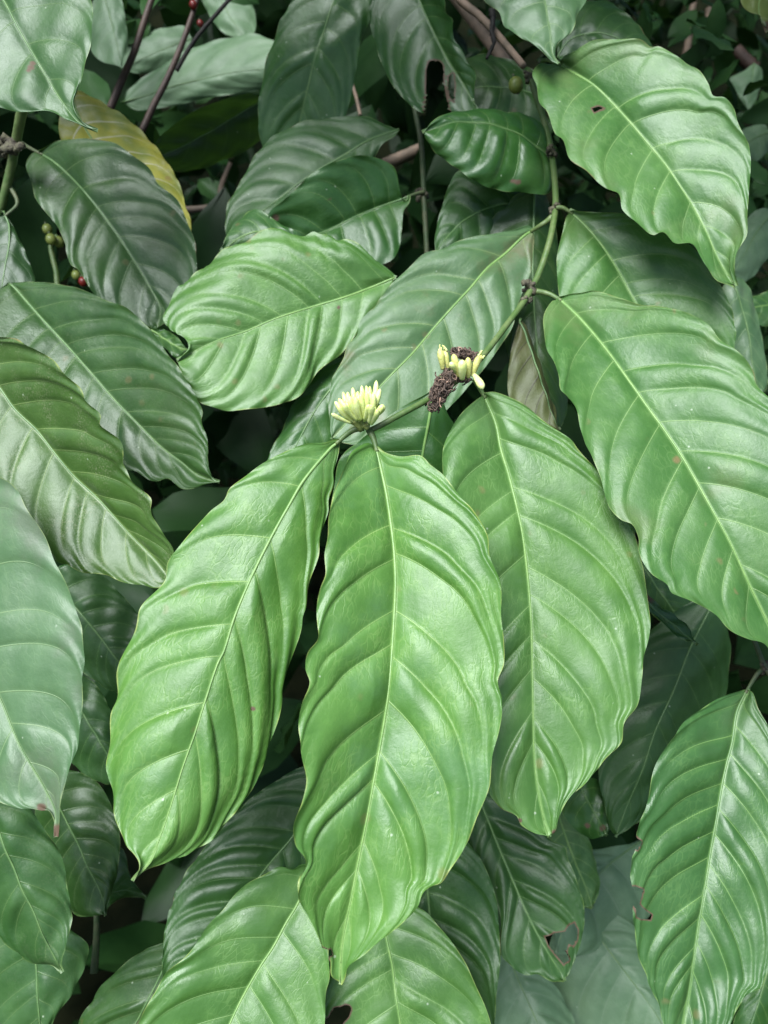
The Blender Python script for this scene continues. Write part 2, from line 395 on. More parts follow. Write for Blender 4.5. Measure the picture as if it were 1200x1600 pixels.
    if petiole:
        pp = pts(petiole); path = P3(pp[:, 0], pp[:, 1], pp[:, 2]); path = np.vstack([path, XYZ[2, NS] + N[2, NS] * .0003])
        path = spline(path, 24)
        v, f = tube_geo(path, np.linspace(.0021, .0012, 24) * rib, 10, .9, .03); mesh_obj("petiole", v, f, M_STEM if rm is M_RIB else M_STEMD, root)
    return root

# ------------------------------------------------------------------ the leaves, front cluster first
leaf("large bright green leaf, hanging lowest at the centre, tip notched, below the open bud cluster",
     "588,700 598,743 605,777 613,833 617,877 618,917 615,983 610,1050 605,1097 597,1150 588,1200 572,1287 560,1347 550,1397 535,1473 531,1538",
     "575,692 563,696 547,708 537,730 530,750 517,787 513,810 512,840 507,867 508,897 500,920 495,947 495,977 495,1000 480,1020 477,1043 483,1067 472,1097 467,1130 470,1180 477,1217 470,1250 458,1287 463,1317 478,1347 467,1377 465,1403 483,1433 502,1477 515,1500 517,1523",
     "598,706 627,713 657,712 673,727 693,743 720,777 740,797 762,837 765,867 782,910 783,960 788,1000 787,1037 778,1063 785,1093 780,1140 770,1180 768,1200 765,1230 747,1273 730,1317 703,1360 690,1380 663,1393 653,1417 633,1440 603,1463 567,1490 542,1510 537,1527",
     (.475, .425, .392), ea=-0.022, eb=-0.012, n=11, mat='young', adv=(.13, .20), bulge=1.55, ruf=.9, step=2.7, t0=.05,
     holes=("497,1478 512,1484 516,1482 520,1492 512,1495 514,1500 505,1508",), petiole="577,672,.479 583,684,.477", rib=1.15)
leaf("brightest yellow-green leaf, left of the centre leaf, ending in a thin curved tip",
     "530,690 517,700 475,750 453,787 425,837 395,897 367,963 350,1017 340,1037 320,1097 303,1150 285,1200 260,1280 232,1350 208,1377",
     "522,688 510,692 480,693 450,703 422,718 390,738 360,764 350,782 328,798 305,823 280,857 263,880 257,907 223,947 213,983 193,1020 185,1050 180,1093 172,1130 168,1180 168,1203 175,1237 182,1283 197,1320 215,1343 217,1358",
     "530,702 528,713 522,737 522,757 513,780 513,800 500,843 497,870 483,913 478,947 472,963 470,983 460,1017 440,1077 438,1098 425,1150 415,1185 408,1200 390,1243 360,1277 333,1310 303,1330 250,1350 225,1363",
     (.482, .436, .400), ea=0.012, eb=0.016, n=10, mat='young', adv=(.11, .20), bulge=1.5, step=2.8, petiole="568,668,.480 552,672,.481 540,680,.482", rib=1.1,
     burns=((394, 1107, 4),))
leaf("broad bright green leaf partly behind the centre leaf on its right side, blunt ragged tip",
     "756,616 775,660 783,700 795,740 807,790 817,840 825,900 830,960 832,1017 833,1097 834,1150 837,1200 842,1240 850,1280 858,1306",
     "735,632 718,650 705,670 692,700 690,720 695,770 705,850 708,950 715,1050 725,1130 740,1190 763,1238 783,1263 807,1275 815,1290 837,1303",
     "770,612 800,622 820,633 850,657 890,687 903,703 933,733 965,775 985,815 997,860 1008,900 1015,967 1012,1000 1003,1050 1000,1090 996,1104 975,1130 970,1162 946,1185 933,1203 910,1227 883,1253 872,1280 866,1300",
     (.515, .480, .446), ea=-0.016, eb=-0.006, n=11, mat='bright', adv=(.12, .22), bulge=1.45, step=2.9, petiole="742,592,.515 748,603,.515", rib=1.1,
     burns=((866, 1300, 5), (812, 1282, 4)))
leaf("big broad mid-green leaf running off the right edge, in front of the leaf above it",
     "873,465 900,490 927,520 953,553 983,595 1013,637 1040,673 1067,713 1087,748 1115,800 1142,850 1168,905 1191,952 1215,1005 1232,1045",
     "862,470 850,493 852,537 863,567 872,590 875,613 900,637 907,670 915,693 925,710 937,740 950,790 970,813 987,823 997,843 998,863 1017,897 1043,913 1051,927 1083,940 1118,961 1142,987 1168,999 1191,1006 1205,1022",
     "890,459 910,457 930,454 967,465 1000,476 1027,477 1067,488 1107,507 1127,532 1150,547 1177,580 1183,600 1198,617 1240,660 1275,720 1300,800 1305,880 1285,960 1255,1020",
     (.560, .480, .450), ea=-0.016, eb=-0.016, n=11, mat='worn', adv=(.12, .18), bulge=1.1, ruf=1.0, step=3, petiole="838,455,.566 850,457,.565 862,461,.563", rib=1.1)
leaf("broad leaf at the upper right with scattered tan specks and a tiny torn hole",
     "872,97 897,112 933,137 967,170 1000,208 1033,247 1060,287 1083,320 1103,360 1120,397 1135,423 1150,447",
     "860,101 843,100 832,113 838,133 843,160 855,173 867,210 880,220 890,247 917,270 947,297 967,303 973,327 1000,353 1020,367 1037,365 1053,380 1080,382 1093,398 1104,415 1120,437",
     "885,85 897,80 910,72 930,63 967,61 1000,62 1017,73 1030,71 1057,87 1073,100 1093,110 1107,130 1115,150 1133,153 1147,170 1153,190 1170,227 1173,260 1170,300 1168,340 1167,367 1150,400 1147,420",
     (.60, .555, .53), ea=-0.012, eb=-0.02, n=9, mat='worn', adv=(.13, .18), bulge=1.1, ruf=.7, step=3,
     holes=("924,172 934,168 944,170 936,173 928,178",), petiole="848,95,.615 858,94,.606")
leaf("green leaf lying between the specked upper right leaf and the big leaf below it",
     "890,328 913,350 940,383 967,423 992,470 1030,530 1075,590 1120,642",
     "884,340 878,367 872,390 870,407 873,457 885,500 920,555 980,600 1050,635",
     "910,330 960,332 1005,340 1050,362 1080,384 1097,400 1113,430 1133,457 1145,493 1150,523 1147,545 1140,600",
     (.598, .580, .570), ea=-0.008, eb=-0.016, n=9, mat='worn', adv=(.10, .18), bulge=.9, petiole="869,324,.600 880,325,.599")
leaf("greyish green leaf with brown tinge behind the withered flowers, pointing down left",
     "836,358 820,367 790,395 762,418 735,450 707,480 675,515 640,557 600,597 560,640 517,686",
     "825,352 805,358 760,366 725,373 710,378 692,390 662,399 642,415 625,430 615,440 600,460 590,470 583,483 563,503 557,523 543,540 537,560 526,578 520,592 515,617 514,640 516,667",
     "835,370 833,390 831,418 815,460 807,485 800,512 785,537 757,575 735,600 707,632 680,658 640,678 600,692 555,696",
     (.612, .580, .550), ea=0.01, eb=-0.01, n=9, mat='stain', adv=(.16, .12), bulge=1.6, petiole="868,332,.604 858,343,.604 848,350,.603", rib=1.25)
leaf("leaf with pale ribs under the flowering stem, between the centre and right leaves",
     "684,600 678,620 672,647 668,670 664,690 660,713 650,780 642,860 640,920",
     "672,612 656,622 640,630 610,648 590,666 560,690 540,705 525,740 520,800 545,860 600,905",
     "692,625 700,645 712,668 722,700 730,760 715,840 680,895",
     (.520, .530, .545), ea=.012, eb=.010, n=6, mat='deep', adv=(.08, .16), bulge=.8, petiole="690,590,.512", rib=1.3, ribm=M_RIB)
leaf("bright leaf left of centre pointing left, its lower half paler, with wavy upper margin",
     "618,433 583,447 537,465 490,478 430,498 383,517 350,528 333,535 310,545 290,556 277,563",
     "613,425 590,407 563,387 540,375 525,374 513,367 500,368 490,362 475,367 463,364 450,362 437,358 407,366 385,376 370,380 350,391 330,406 317,420 293,440 270,463 257,490 259,508 270,518 283,523 296,540 284,556",
     "608,455 600,470 575,500 557,522 533,553 497,580 483,603 457,625 410,637 375,641 353,642 330,635 310,627 296,603 283,583",
     (.606, .590, .570), ea=-.004, eb=-.016, n=10, mat='bright', adv=(.20, .12), bulge=1.3, ruf=1.3, roll=(.012, .004), burns=((529, 481, 3.5),), rib=1.1)
leaf("shaded leaf hanging under the grey-green leaf, just above the brightest leaf",
     "575,560 548,580 515,610 487,650 463,695 440,740 425,780",
     "545,555 510,570 493,587 460,630 443,667 417,720 412,760",
     "585,600 570,640 550,670 530,695 500,730 460,770",
     (.600, .590, .575), ea=.010, eb=.010, n=9, mat='deep', adv=(.16, .16), bulge=1.1)
# left side
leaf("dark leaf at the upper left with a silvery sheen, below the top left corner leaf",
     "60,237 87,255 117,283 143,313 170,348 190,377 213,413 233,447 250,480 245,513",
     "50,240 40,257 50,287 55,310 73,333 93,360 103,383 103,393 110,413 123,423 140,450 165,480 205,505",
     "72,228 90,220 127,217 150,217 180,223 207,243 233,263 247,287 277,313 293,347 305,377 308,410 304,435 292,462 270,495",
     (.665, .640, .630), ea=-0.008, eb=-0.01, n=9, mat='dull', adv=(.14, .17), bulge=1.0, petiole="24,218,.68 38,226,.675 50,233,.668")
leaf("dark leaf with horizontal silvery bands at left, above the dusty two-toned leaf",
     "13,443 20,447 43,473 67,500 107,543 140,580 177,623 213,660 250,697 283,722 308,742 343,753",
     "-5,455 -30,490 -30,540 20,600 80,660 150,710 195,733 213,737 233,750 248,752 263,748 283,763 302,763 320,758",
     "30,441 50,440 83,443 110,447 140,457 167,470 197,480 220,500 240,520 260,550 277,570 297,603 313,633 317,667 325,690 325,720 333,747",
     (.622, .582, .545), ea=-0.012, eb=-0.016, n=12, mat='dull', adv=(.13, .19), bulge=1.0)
leaf("dusty two-toned leaf at the left edge, upper half dark olive with a pale wavy rim",
     "-75,520 -35,565 0,608 23,640 57,673 87,710 117,747 160,787 207,840 235,868 257,893 268,908",
     "-85,560 -70,650 -40,710 0,775 40,835 87,877 107,883 130,895 150,896 170,900 193,910 220,913 240,918",
     "-55,513 -30,518 0,525 30,532 73,557 100,580 130,613 140,630 157,650 160,663 183,687 193,710 192,727 210,753 237,780 240,810 267,850 271,875",
     (.515, .500, .475), ea=-.016, eb=-.036, n=11, mat='dusty', adv=(.10, .16), bulge=1.0, ruf=1.3, step=3)
leaf("large greyish green leaf cut by the left edge, with a brown drooping thread tip",
     "-115,790 -75,900 -35,1015 0,1097 30,1163 50,1200 70,1237 85,1270 87,1308",
     "-150,830 -180,930 -160,1060 -100,1165 -40,1230 0,1253 27,1262 60,1265 78,1268",
     "-85,745 -45,730 -10,740 0,745 23,760 40,790 67,833 83,873 103,907 120,957 130,983 132,1033 128,1097 125,1150 112,1195 97,1237 92,1262",
     (.485, .440, .412), ea=-0.004, eb=-0.008, n=9, mat='blue', adv=(.12, .15), bulge=.9, burns=((87, 1300, 14), (65, 1262, 8)), step=3)
leaf("top left corner leaf with a small pink scar near its midrib",
     "-40,-80 -15,-30 7,3 37,60 57,93 80,133 100,163 122,190 153,203",
     "-90,-60 -100,20 -70,100 -30,155 0,167 40,177 77,173 107,187 130,197",
     "20,-90 90,-70 130,-30 142,0 145,43 137,87 127,127 115,153 120,177 133,193",
     (.515, .500, .490), ea=-0.006, eb=-0.008, n=6, mat='dim', adv=(.16, .18), bulge=.7, ruf=.8, burns=((52, 100, 5), (50, 108, 6), (47, 114, 4)))
leaf("yellowing mottled leaf behind the top left corner leaf",
     "112,150 125,185 150,225 190,265 235,310 275,345 300,368",
     "100,165 92,187 95,217 120,255 165,300 215,340 265,362",
     "123,143 140,149 157,157 187,177 213,197 237,223 253,243 267,263 283,293 290,323 298,345",
     (.735, .715, .700), ea=-.010, eb=.022, n=9, mat='yellow', adv=(.15, .18), bulge=1.0)
leaf("dark leaf at the left edge beside the gap with berries",
     "5,330 14,355 12,390 6,425 0,460",
     "-10,345 -35,380 -40,420 -20,450",
     "20,352 33,377 43,403 55,438 35,455",
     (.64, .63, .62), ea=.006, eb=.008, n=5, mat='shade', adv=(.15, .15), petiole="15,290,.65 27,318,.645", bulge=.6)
leaf("small curled leaf end peeping between the banded leaf and the left-pointing leaf",
     "232,512 255,527 275,540 296,548",
     "245,511 260,516 278,528", "238,524 258,545 278,560",
     (.625, .622, .618), ea=.006, eb=-.006, n=4, mat='mature', bulge=.8)
# lower left
leaf("dull mid-green leaf hanging at the lower left edge, below the large greyish leaf",
     "-30,1215 -15,1265 0,1307 20,1357 37,1397 57,1437 73,1477 97,1520",
     "-60,1240 -70,1330 -40,1420 0,1462 20,1483 50,1507 77,1508",
     "-5,1225 20,1245 50,1267 63,1287 87,1320 100,1350 105,1383 113,1430 110,1450 103,1483 93,1507",
     (.505, .500, .498), ea=.010, eb=.010, n=8, mat='dim', adv=(.15, .16), bulge=1.1)
leaf("lighter leaf in the bottom left corner, under the dull hanging leaf",
     "30,1400 48,1460 55,1507 58,1550 60,1597 55,1680",
     "0,1430 -30,1500 -35,1580 -10,1650", "75,1425 113,1455 138,1477 130,1517 113,1550 83,1597 70,1650",
     (.575, .565, .555), ea=.012, eb=.012, n=7, mat='dim', adv=(.15, .15), bulge=.7)
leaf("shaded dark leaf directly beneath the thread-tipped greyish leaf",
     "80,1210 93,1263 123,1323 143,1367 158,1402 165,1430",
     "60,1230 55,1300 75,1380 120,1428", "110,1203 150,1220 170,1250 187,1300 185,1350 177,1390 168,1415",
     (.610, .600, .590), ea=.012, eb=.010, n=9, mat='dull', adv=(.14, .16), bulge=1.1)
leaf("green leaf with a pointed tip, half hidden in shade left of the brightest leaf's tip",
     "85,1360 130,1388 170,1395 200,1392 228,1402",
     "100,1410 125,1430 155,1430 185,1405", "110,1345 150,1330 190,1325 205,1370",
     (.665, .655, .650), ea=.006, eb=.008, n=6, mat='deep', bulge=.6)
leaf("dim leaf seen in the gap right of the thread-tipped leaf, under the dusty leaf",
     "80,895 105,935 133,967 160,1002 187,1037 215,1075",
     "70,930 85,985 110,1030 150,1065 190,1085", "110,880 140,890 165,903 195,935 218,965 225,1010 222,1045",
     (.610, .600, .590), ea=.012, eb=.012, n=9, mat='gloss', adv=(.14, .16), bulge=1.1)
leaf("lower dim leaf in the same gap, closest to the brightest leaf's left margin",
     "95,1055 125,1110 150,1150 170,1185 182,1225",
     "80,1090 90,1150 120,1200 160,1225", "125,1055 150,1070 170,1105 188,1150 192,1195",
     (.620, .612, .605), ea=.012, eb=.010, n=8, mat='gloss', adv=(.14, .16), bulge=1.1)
leaf("bluish dark leaf at the bottom, left of the pale bottom leaf",
     "290,1440 262,1500 235,1555 205,1610 170,1660",
     "257,1473 227,1483 187,1513 160,1540 137,1573 123,1598 120,1640",
     "310,1480 310,1540 290,1600 240,1660",
     (.580, .570, .560), ea=.018, eb=.010, n=8, mat='dull', adv=(.16, .16), bulge=1.3)
leaf("glossy dark leaf with strong ripples, below and right of the brightest leaf's tip",
     "520,1195 495,1245 480,1272 453,1313 413,1360 370,1420 320,1480 285,1515 258,1535",
     "495,1190 460,1203 427,1223 397,1243 360,1280 327,1317 297,1353 277,1393 260,1440 255,1477 254,1515",
     "535,1230 530,1290 500,1350 460,1410 410,1475 340,1525",
     (.590, .552, .515), ea=.012, eb=.012, n=12, mat='gloss', adv=(.16, .16), bulge=1.7)
leaf("pale green leaf at the bottom, left of the centre leaf's tip",
     "492,1350 465,1413 447,1443 427,1480 407,1510 380,1557 360,1598 325,1680 270,1770",
     "470,1350 457,1357 440,1354 430,1357 420,1363 390,1377 367,1397 347,1423 327,1443 307,1473 287,1497 260,1520 240,1553 220,1590 205,1640 215,1710",
     "500,1380 508,1420 512,1460 515,1507 515,1530 510,1550 507,1593 500,1640 450,1710 370,1760",
     (.510, .480, .455), ea=-0.006, eb=-0.012, n=9, mat='bright', adv=(.16, .14), bulge=.9, step=3)
leaf("pale green leaf at the bottom with an eaten hole, under the centre leaf's tip",
     "590,1380 597,1425 603,1463 613,1510 618,1553 625,1597 632,1670 640,1750",
     "570,1400 545,1450 525,1500 514,1530 509,1555 506,1597 520,1680 575,1740",
     "620,1398 647,1412 667,1427 697,1460 727,1503 743,1540 767,1597 775,1680 720,1740",
     (.535, .510, .490), ea=-0.01, eb=-0.01, n=8, mat='bright', adv=(.10, .18), bulge=.8, step=3,
     holes=("506,1592 512,1590 518,1580 522,1573 532,1572 540,1568 547,1570 549,1576 545,1588 538,1596 530,1606 515,1615 508,1604",))
leaf("dark glossy rippled leaf between the bottom pale leaf with a hole and the torn leaf",
     "668,1290 666,1350 668,1400 672,1440 682,1500 695,1560 715,1620 740,1680",
     "640,1310 630,1380 635,1450 645,1530 670,1610 700,1660",
     "700,1270 720,1300 733,1318 750,1340 767,1377 777,1413 780,1460 782,1500 777,1550 773,1597 765,1650",
     (.580, .552, .522), ea=.014, eb=-.006, n=9, mat='gloss', adv=(.16, .24), bulge=1.7)
leaf("torn dark leaf with a ragged hole near its lower end",
     "735,1200 753,1257 767,1293 783,1333 810,1397 833,1447 853,1483 868,1508 882,1531",
     "722,1230 728,1290 745,1350 770,1397 782,1433 783,1490 800,1510 820,1523 843,1522 863,1533",
     "770,1215 810,1250 845,1290 863,1313 883,1323 888,1343 900,1373 912,1413 913,1440 908,1470 899,1498 890,1520",
     (.612, .578, .550), ea=-.006, eb=-.006, n=10, mat='gloss', adv=(.12, .22), bulge=1.5,
     holes=("852,1463 866,1458 883,1455 890,1443 897,1441 903,1452 902,1468 896,1478 888,1474 884,1488 890,1500 880,1506 868,1492 858,1479",))
leaf("large leaf at the lower right with ragged bites out of its left margin",
     "1168,1077 1153,1112 1145,1159 1136,1195 1122,1267 1110,1343 1100,1397 1092,1447 1083,1507 1077,1560 1070,1598 1060,1660",
     "1160,1078 1133,1086 1112,1098 1077,1121 1051,1150 1028,1191 1017,1220 1010,1260 997,1283 993,1303 992,1327 985,1340 985,1377 986,1400 987,1420 987,1436 992,1453 997,1493 1010,1523 1013,1537 1030,1570 1037,1598 1048,1640",
     "1176,1083 1185,1107 1200,1133 1225,1200 1240,1300 1232,1400 1215,1480 1198,1523 1190,1543 1170,1553 1153,1573 1143,1597 1105,1650",
     (.500, .462, .435), ea=-0.01, eb=-0.014, n=13, mat='mature', adv=(.17, .20), bulge=1.35, step=3,
     holes=("978,1386 988,1383 997,1386 1003,1388 1001,1398 997,1412 1005,1420 1018,1429 1016,1437 1002,1436 994,1432 988,1414 983,1412 984,1430 976,1432 974,1400", "984,1306 992,1306 1001,1315 994,1327 984,1326"),
     petiole="1195,1042,.504 1184,1052,.503 1176,1064,.502", rib=.85, ribm=M_RIBD)
leaf("dark leaf with a silvery left half in the gap at right, behind the bitten leaf",
     "1125,930 1107,958 1083,1005 1063,1054 1048,1092 1025,1142 1007,1194 985,1250 962,1308",
     "1095,935 1069,946 1051,958 1016,984 985,1020 965,1070 945,1140 935,1210 945,1260 952,1290",
     "1133,955 1138,985 1142,1025 1139,1066 1133,1083 1110,1140 1065,1210 1010,1275",
     (.660, .645, .635), ea=0.016, eb=0.02, n=9, mat='gloss', adv=(.16, .16), bulge=1.1)
leaf("small dark banded leaf just right of the broad right leaf's margin",
     "990,860 1012,895 1035,930 1062,965 1090,990",
     "985,890 1000,930 1030,970 1065,985", "1015,870 1045,890 1070,925 1088,955",
     (.700, .695, .690), ea=.008, eb=.012, n=7, mat='gloss', bulge=1.2)
leaf("narrow curled green leaf with a brown upper edge, pointing right in the gap",
     "998,925 1022,950 1048,972 1070,990 1090,1008",
     "1012,930 1037,950 1054,960 1073,977", "1004,948 1030,966 1046,984 1058,996 1080,1003",
     (.585, .580, .575), ea=.010, eb=-.004, n=5, mat='deep', bulge=.4, burns=((1012, 932, 14),))
leaf("small shaded green leaf below the ragged tip of the broad right leaf",
     "900,1215 915,1245 930,1272 948,1305",
     "885,1240 878,1268 895,1292 920,1310", "925,1215 938,1222 948,1250 958,1285",
     (.660, .655, .650), ea=.004, eb=.006, n=5, mat='deep', bulge=.5, burns=((918, 1290, 5), (942, 1294, 6)))
leaf("faded leaf with red-brown blotches behind the torn leaf",
     "870,1265 885,1310 900,1350 915,1385 925,1418",
     "850,1290 850,1340 872,1390 895,1415", "895,1272 915,1300 930,1345 938,1390",
     (.72, .715, .71), ea=.006, eb=.006, n=6, mat='worn', bulge=.6)
leaf("pale greyish leaf with fine cross ribs, behind the bitten leaf's left margin",
     "1010,1310 960,1345 915,1390 885,1440 870,1490",
     "985,1318 945,1325 915,1332 905,1360 885,1400 868,1440", "1040,1350 1030,1400 1000,1450 940,1480 900,1495",
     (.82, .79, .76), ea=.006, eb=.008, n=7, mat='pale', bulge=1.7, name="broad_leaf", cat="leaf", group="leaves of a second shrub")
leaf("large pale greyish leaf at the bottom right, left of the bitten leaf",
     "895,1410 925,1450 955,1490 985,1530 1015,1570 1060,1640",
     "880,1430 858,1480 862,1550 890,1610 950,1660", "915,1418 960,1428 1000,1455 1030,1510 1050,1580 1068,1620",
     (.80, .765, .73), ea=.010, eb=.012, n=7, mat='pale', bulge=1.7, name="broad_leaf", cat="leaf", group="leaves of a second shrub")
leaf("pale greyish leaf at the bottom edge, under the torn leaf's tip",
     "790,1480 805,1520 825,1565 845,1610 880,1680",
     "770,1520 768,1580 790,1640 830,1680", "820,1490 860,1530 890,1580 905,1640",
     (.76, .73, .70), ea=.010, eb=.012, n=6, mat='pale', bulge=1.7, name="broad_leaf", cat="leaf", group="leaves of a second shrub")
leaf("shaded leaf in the bottom right corner behind the bitten leaf",
     "1215,1470 1200,1520 1185,1570 1165,1630", "1190,1500 1165,1550 1145,1610", "1240,1520 1235,1570 1200,1640",
     (.62, .61, .60), ea=.01, eb=.01, n=7, mat='deep', bulge=.9)
# top
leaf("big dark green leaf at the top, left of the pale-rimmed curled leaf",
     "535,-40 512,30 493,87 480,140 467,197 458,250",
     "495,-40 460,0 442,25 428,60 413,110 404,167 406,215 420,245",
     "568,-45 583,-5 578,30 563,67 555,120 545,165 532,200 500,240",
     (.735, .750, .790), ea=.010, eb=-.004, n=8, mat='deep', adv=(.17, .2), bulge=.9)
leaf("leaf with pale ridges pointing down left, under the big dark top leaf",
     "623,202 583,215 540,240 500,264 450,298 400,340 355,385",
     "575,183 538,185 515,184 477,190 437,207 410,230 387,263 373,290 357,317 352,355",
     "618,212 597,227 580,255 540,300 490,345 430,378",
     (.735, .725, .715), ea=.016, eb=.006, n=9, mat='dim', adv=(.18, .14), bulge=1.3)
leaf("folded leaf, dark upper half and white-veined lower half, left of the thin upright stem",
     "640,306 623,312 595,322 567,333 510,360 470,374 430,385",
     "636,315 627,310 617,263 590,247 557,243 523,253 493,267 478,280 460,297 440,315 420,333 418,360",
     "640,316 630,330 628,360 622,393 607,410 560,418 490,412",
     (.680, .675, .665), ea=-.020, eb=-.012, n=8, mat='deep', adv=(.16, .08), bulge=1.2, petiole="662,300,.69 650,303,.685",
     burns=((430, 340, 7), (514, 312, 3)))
leaf("small wavy leaf tip just above the left-pointing bright leaf",
     "470,385 440,365 410,360 380,368 345,392",
     "462,362 440,350 423,340 408,330 393,327 378,340 362,355 350,377",
     "455,400 420,395 385,392",
     (.650, .645, .640), ea=.012, eb=.004, n=6, mat='mature', bulge=1.1)
leaf("torn leaf at the top centre with a wavy pale rim on its right side",
     "635,-60 655,0 675,45 700,95 720,125 738,155 758,187",
     "600,-50 580,0 578,33 590,80 607,123 633,157 650,172 665,178 700,184 730,188",
     "665,-60 695,0 697,20 708,32 710,60 722,78 730,98 742,110 742,140 740,162 747,178",
     (.700, .685, .675), ea=.018, eb=-.022, n=9, mat='deep', adv=(.22, .10), bulge=1.0, ruf=.9,
     holes=("668,110 672,98 685,95 692,100 693,128 697,150 702,172 707,184 690,186 668,186 663,170 667,150", "701,120 708,112 711,135 709,160 702,150"))
leaf("short glossy leaf with deep ripples at the top, right of the torn leaf",
     "862,250 845,232 818,212 785,199 740,190 700,192 660,207",
     "862,240 855,212 838,188 800,175 750,170 705,176 676,190",
     "864,262 866,285 858,302 833,303 810,300 790,299 770,295 740,282 720,267 695,250 680,238 672,227",
     (.640, .622, .615), ea=.012, eb=-.006, n=8, mat='deep', adv=(.1, .10), bulge=1.9, roll=(0, .008), burns=((808, 285, 5), (800, 283, 4)))
leaf("dull leaf behind the green berry",
     "850,150 815,140 775,135 735,138 695,150",
     "840,115 800,95 750,85 710,105", "850,190 820,210 770,205 720,185",
     (.735, .730, .725), ea=.008, eb=.008, n=7, mat='dull', bulge=.9)
leaf("leaf hanging from the top edge above the specked upper right leaf",
     "835,-90 848,-20 855,20 860,50 863,80 873,99",
     "780,-80 748,-30 755,0 780,20 788,42 812,57 840,74 858,92",
     "880,-80 920,-40 916,0 904,20 893,50 872,67 868,85",
     (.590, .575, .565), ea=.014, eb=.010, n=6, mat='blue', adv=(.16, .16), bulge=.8)
leaf("dark leaf behind the specked upper right leaf's top margin",
     "870,90 890,62 930,50 975,62 1025,80",
     "872,60 890,20 920,0 953,5 980,23 1000,43 1015,62", "885,100 930,100 985,95",
     (.700, .690, .680), ea=.016, eb=.006, n=7, mat='gloss', bulge=1.0)
leaf("glossy leaf with two bright bands, tucked under the short rippled leaf",
     "830,330 790,318 750,330 715,352 680,395",
     "810,295 780,280 748,283 730,272 714,269 701,290 690,325 680,365",
     "820,360 780,385 740,400 700,410",
     (.668, .662, .655), ea=.012, eb=.004, n=6, mat='gloss', adv=(.2, .1), bulge=1.8)
leaf("greyish leaf hanging straight down behind the upper stem with a pale rib",
     "836,290 835,320 834,360 833,400 833,440 838,520 846,600 860,680",
     "815,300 800,309 790,325 778,332 765,350 760,380 770,440 790,540 820,640",
     "850,300 862,330 872,380 878,440 884,520 890,600 880,660",
     (.655, .650, .640), ea=.012, eb=.012, n=10, mat='dull', adv=(.16, .16), bulge=1.0, rib=1.3)
leaf("withering olive-brown leaf hanging below the upper stem node",
     "812,498 822,520 835,562 850,605 863,645 874,672",
     "806,520 798,550 795,575 794,615 810,650 845,672", "820,504 830,528 843,565 857,605 868,640",
     (.600, .590, .580), ea=.002, eb=.016, n=6, mat='olive', bulge=.6)
# second shrub, top left and right
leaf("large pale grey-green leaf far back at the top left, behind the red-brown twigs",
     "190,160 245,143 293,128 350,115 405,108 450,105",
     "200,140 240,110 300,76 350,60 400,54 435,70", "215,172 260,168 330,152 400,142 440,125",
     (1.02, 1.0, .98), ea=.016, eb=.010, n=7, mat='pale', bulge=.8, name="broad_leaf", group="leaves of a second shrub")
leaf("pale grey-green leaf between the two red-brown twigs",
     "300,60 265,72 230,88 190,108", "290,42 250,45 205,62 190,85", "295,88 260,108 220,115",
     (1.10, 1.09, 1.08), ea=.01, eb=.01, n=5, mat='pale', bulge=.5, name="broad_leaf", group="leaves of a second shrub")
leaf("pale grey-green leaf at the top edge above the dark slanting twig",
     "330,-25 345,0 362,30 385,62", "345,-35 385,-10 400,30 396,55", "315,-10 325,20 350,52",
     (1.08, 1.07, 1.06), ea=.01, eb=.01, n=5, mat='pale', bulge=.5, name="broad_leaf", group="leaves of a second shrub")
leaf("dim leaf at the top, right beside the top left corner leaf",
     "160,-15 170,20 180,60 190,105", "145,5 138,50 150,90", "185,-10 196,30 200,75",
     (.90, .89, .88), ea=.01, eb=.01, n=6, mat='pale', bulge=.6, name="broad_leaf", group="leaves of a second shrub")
leaf("very dark broad leaf in the shade right of the yellowing leaf",
     "425,150 380,175 330,205 280,232 235,250",
     "400,145 340,158 285,185 245,220", "430,190 400,225 340,255 280,268",
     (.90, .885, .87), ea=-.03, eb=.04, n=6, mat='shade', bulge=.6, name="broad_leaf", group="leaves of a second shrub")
leaf("yellow-green leaf cut by the top right corner, with a red drip tip",
     "1200,-60 1192,-20 1186,10 1190,28 1199,50",
     "1165,-40 1157,0 1165,14 1176,21 1187,23", "1230,-30 1235,10 1215,30",
     (.70, .695, .69), ea=.008, eb=.008, n=4, mat='lime', bulge=.5, name="broad_leaf", group="leaves of a second shrub", burns=((1199, 45, 14),))
leaf("small light leaf with a spiky top among the blurred foliage at the right edge",
     "1178,98 1176,120 1173,145 1170,172", "1160,112 1140,122 1150,142 1160,160", "1185,102 1192,112 1188,135 1180,158",
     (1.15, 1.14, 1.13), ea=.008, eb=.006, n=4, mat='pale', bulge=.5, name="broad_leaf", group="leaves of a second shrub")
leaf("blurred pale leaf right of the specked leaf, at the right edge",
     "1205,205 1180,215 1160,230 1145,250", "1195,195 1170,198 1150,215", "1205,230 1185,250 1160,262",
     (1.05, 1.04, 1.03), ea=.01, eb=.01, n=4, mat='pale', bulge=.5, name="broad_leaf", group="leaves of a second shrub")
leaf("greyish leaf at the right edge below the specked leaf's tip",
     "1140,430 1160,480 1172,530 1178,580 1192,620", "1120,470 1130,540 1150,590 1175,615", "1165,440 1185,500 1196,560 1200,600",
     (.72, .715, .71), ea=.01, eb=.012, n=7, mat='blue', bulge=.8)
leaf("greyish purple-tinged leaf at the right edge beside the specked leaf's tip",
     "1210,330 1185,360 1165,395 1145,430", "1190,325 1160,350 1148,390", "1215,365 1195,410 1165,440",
     (.92, .91, .90), ea=.01, eb=.01, n=5, mat='pale', bulge=.5, name="broad_leaf", group="leaves of a second shrub")
